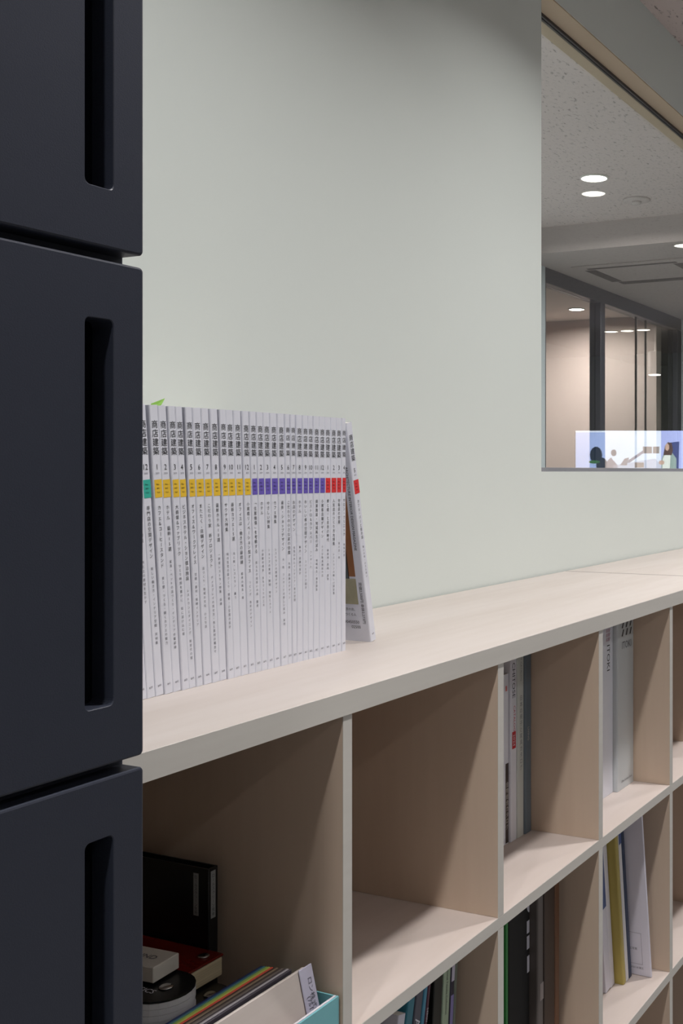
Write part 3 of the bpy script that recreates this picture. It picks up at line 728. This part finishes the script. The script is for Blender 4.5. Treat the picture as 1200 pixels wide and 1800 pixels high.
# lower fan, on the shelf
stack_fan('swatch_fan', 'black covered swatch fan lying lowest, rivet showing beside the card tray', 'swatch fan', (0.860, 0.757, Z_F1), 0.0, 0.20, 0.046, 0.050, 9, BLACK, CARD)
stack_fan('swatch_fan', 'thick white swatch fan with black cover, rivet and white lettering', 'swatch fan', (0.801, 0.750, Z_F1), 0.0, 0.20, 0.066, 0.082, 14, BLACK, CARD, ('CLASSICS', -0.047, -0.012, 0.0098))
# white blind sample box
bb = thing('sample_box', 'white blind sample box with thin dark lettering lying on the black swatch fan', 'box', (0.8160, 0.788, Z_F1 + 0.0844), (0, 0, 0.06))
MB().box(-0.0185, 0.0175, 0, 0.16, 0, 0.015, 0.0008, 1).done('box_body', mat('off_white_box', (206, 202, 194), 0.5), bb)
tx = Text((0, 0, 0.0153), (0, -1, 0), (1, 0, 0)); tx.put('M BLIND', -0.032, 0.0, 0.0105); tx.done('box_lettering', INKG, bb)
# red lacquer sample book
rb = thing('sample_book', 'dark red glossy sample book with rounded cream pages in front of black binder', 'sample book', (0.885, 0.790, Z_F1 + 0.0526), (0, 0, 0.0))
MB().box(-0.040, 0.010, 0.0, 0.19, 0, 0.019, 0.0015).done('page_stack', mat('cream_pages', (206, 192, 160), 0.6, noise=((4, 4, 500), 0.2)), rb)
MB().box(-0.041, 0.011, -0.001, 0.19, 0.0192, 0.022, 0.0008, 1).done('top_cover', mat('red_lacquer', (110, 24, 18), 0.18, noise=((30, 5, 5), 0.5)), rb)
MB().lathe([(0.006, 0.0222), (0.006, 0.0232), (0.004, 0.024)], (-0.004, 0.012, 0), 20).done('rivet', CHROME, rb, True)
# pale sample case in the foreground
cc = thing('sample_case', 'pale plastic sample case with rounded corners lying by the locker', 'case', (0.728, 0.716, Z_F1), (0, 0, 0.0))
MB().box(-0.075, 0, 0, 0.11, 0, 0.090, 0.008, 4).done('case_body', mat('pale_plastic', (176, 180, 180), 0.3), cc)
MB().box(-0.0755, 0.0005, -0.0005, 0.1105, 0.080, 0.0815, 0.0005, 1).done('lid_seam', mat('seam_grey', (210, 212, 214), 0.3), cc)

# card tray: shallow teal box with standing colour sheets, all parallel to the front
tr = thing('card_tray', 'turquoise open cardboard tray holding upright sample sheets', 'tray', (0, 0, Z_F1))
XT1 = 0.9235; XT0_ = 0.750
TQ = mat('turquoise_board', (122, 186, 194), 0.5); WH = mat('white_card', (226, 222, 230), 0.5)
ZTF = onD(600, 1746, 0.668)[1] - Z_F1
tr.location = (XT0_, 0.667, Z_F1)
WTR = XT1 - XT0_
MB().box(0, WTR, 0, 0.0018, 0, ZTF).done('front_panel', TQ, tr)
MB().box(0.002, WTR - 0.002, 0.0019, 0.0042, 0.001, ZTF + 0.0008).done('front_lining', WH, tr)
MB().box(WTR - 0.0018, WTR, 0.0018, 0.077, 0, ZTF).done('side_panel', TQ, tr)
MB().box(0, 0.0018, 0.0018, 0.077, 0, ZTF).done('side_panel', TQ, tr)
MB().box(0, WTR, 0.077, 0.0788, 0, ZTF).done('back_panel', TQ, tr)
MB().box(0.0018, WTR - 0.0018, 0.0043, 0.077, 0, 0.0018).done('bottom', TQ, tr)
sheets = [((44, 64, 120), 'dark blue'), (( 70, 120, 130), 'dull teal'), ((120, 150, 76), 'olive green'), ((150, 150, 70), 'mustard green'), ((166, 62, 50), 'brick red'), ((60, 40, 34), 'dark brown'),
          ((104, 90, 74), 'taupe'), ((56, 48, 44), 'black-brown'), ((90, 82, 76), 'warm grey'), ((64, 58, 60), 'charcoal'), ((150, 146, 150), 'silver grey'), ((70, 66, 74), 'lead grey')]
for i, (rgb, nm) in enumerate(sheets):
    D = 0.7385 - 0.0034 * i
    px = 462 + i * 4.6
    xr, z1 = onD(px, 1698 + 0.5 * i, D)
    xr = min(xr, 0.9165)
    o = thing('sample_sheet', '%s sample sheet standing in the turquoise tray' % nm, 'sample sheet', (0.756, D, Z_F1 + 0.0022))
    MB().box(0, xr - 0.756, 0, 0.0026, 0, z1 - Z_F1 - 0.0022, 0.0004, 1).done('sheet', mat('sheet_%d_%d_%d' % rgb, rgb, 0.35), o)
# cream front sheet and its clear pocket
D = 0.694; xr, z1 = onD(541, 1698, D); xr = min(xr, 0.905)
TILT = math.radians(-14)
o = thing('sample_sheet', 'large cream sheet tilted back at the front of the turquoise tray', 'sample sheet', (0.756, 0.6765, Z_F1 + 0.0032), (TILT, 0, 0))
MB().box(0, xr - 0.756, 0, 0.004, 0, (z1 - Z_F1 - 0.0022) / math.cos(TILT), 0.0008, 1).done('sheet', mat('cream_sheet', (206, 196, 190), 0.5, noise=((4, 4, 60), 0.05)), o)
o = thing('name_tag', 'clear rounded plastic tag with printed lettering on the cream sheet', 'tag', (xr - 0.012, 0.6745, Z_F1 + 0.0040), (TILT, 0, 0))
hh = (z1 - Z_F1 - 0.002) / math.cos(TILT)
MB().box(0, 0.020, 0, 0.0015, 0, hh, 0.0006, 1).done('plastic', mat('lilac_plastic', (196, 194, 214), 0.25), o)
tx = Text((0.0125, -0.0003, 0), (1, 0, 0), (0, 0, 1)); tx.put('ロン株式会社', 0, hh * 0.55, 0.0075, -math.pi / 2); tx.put('(ｱﾙ17)', -0.0055, hh * 0.5, 0.0075, -math.pi / 2); tx.done('tag_lettering', INKG, o)
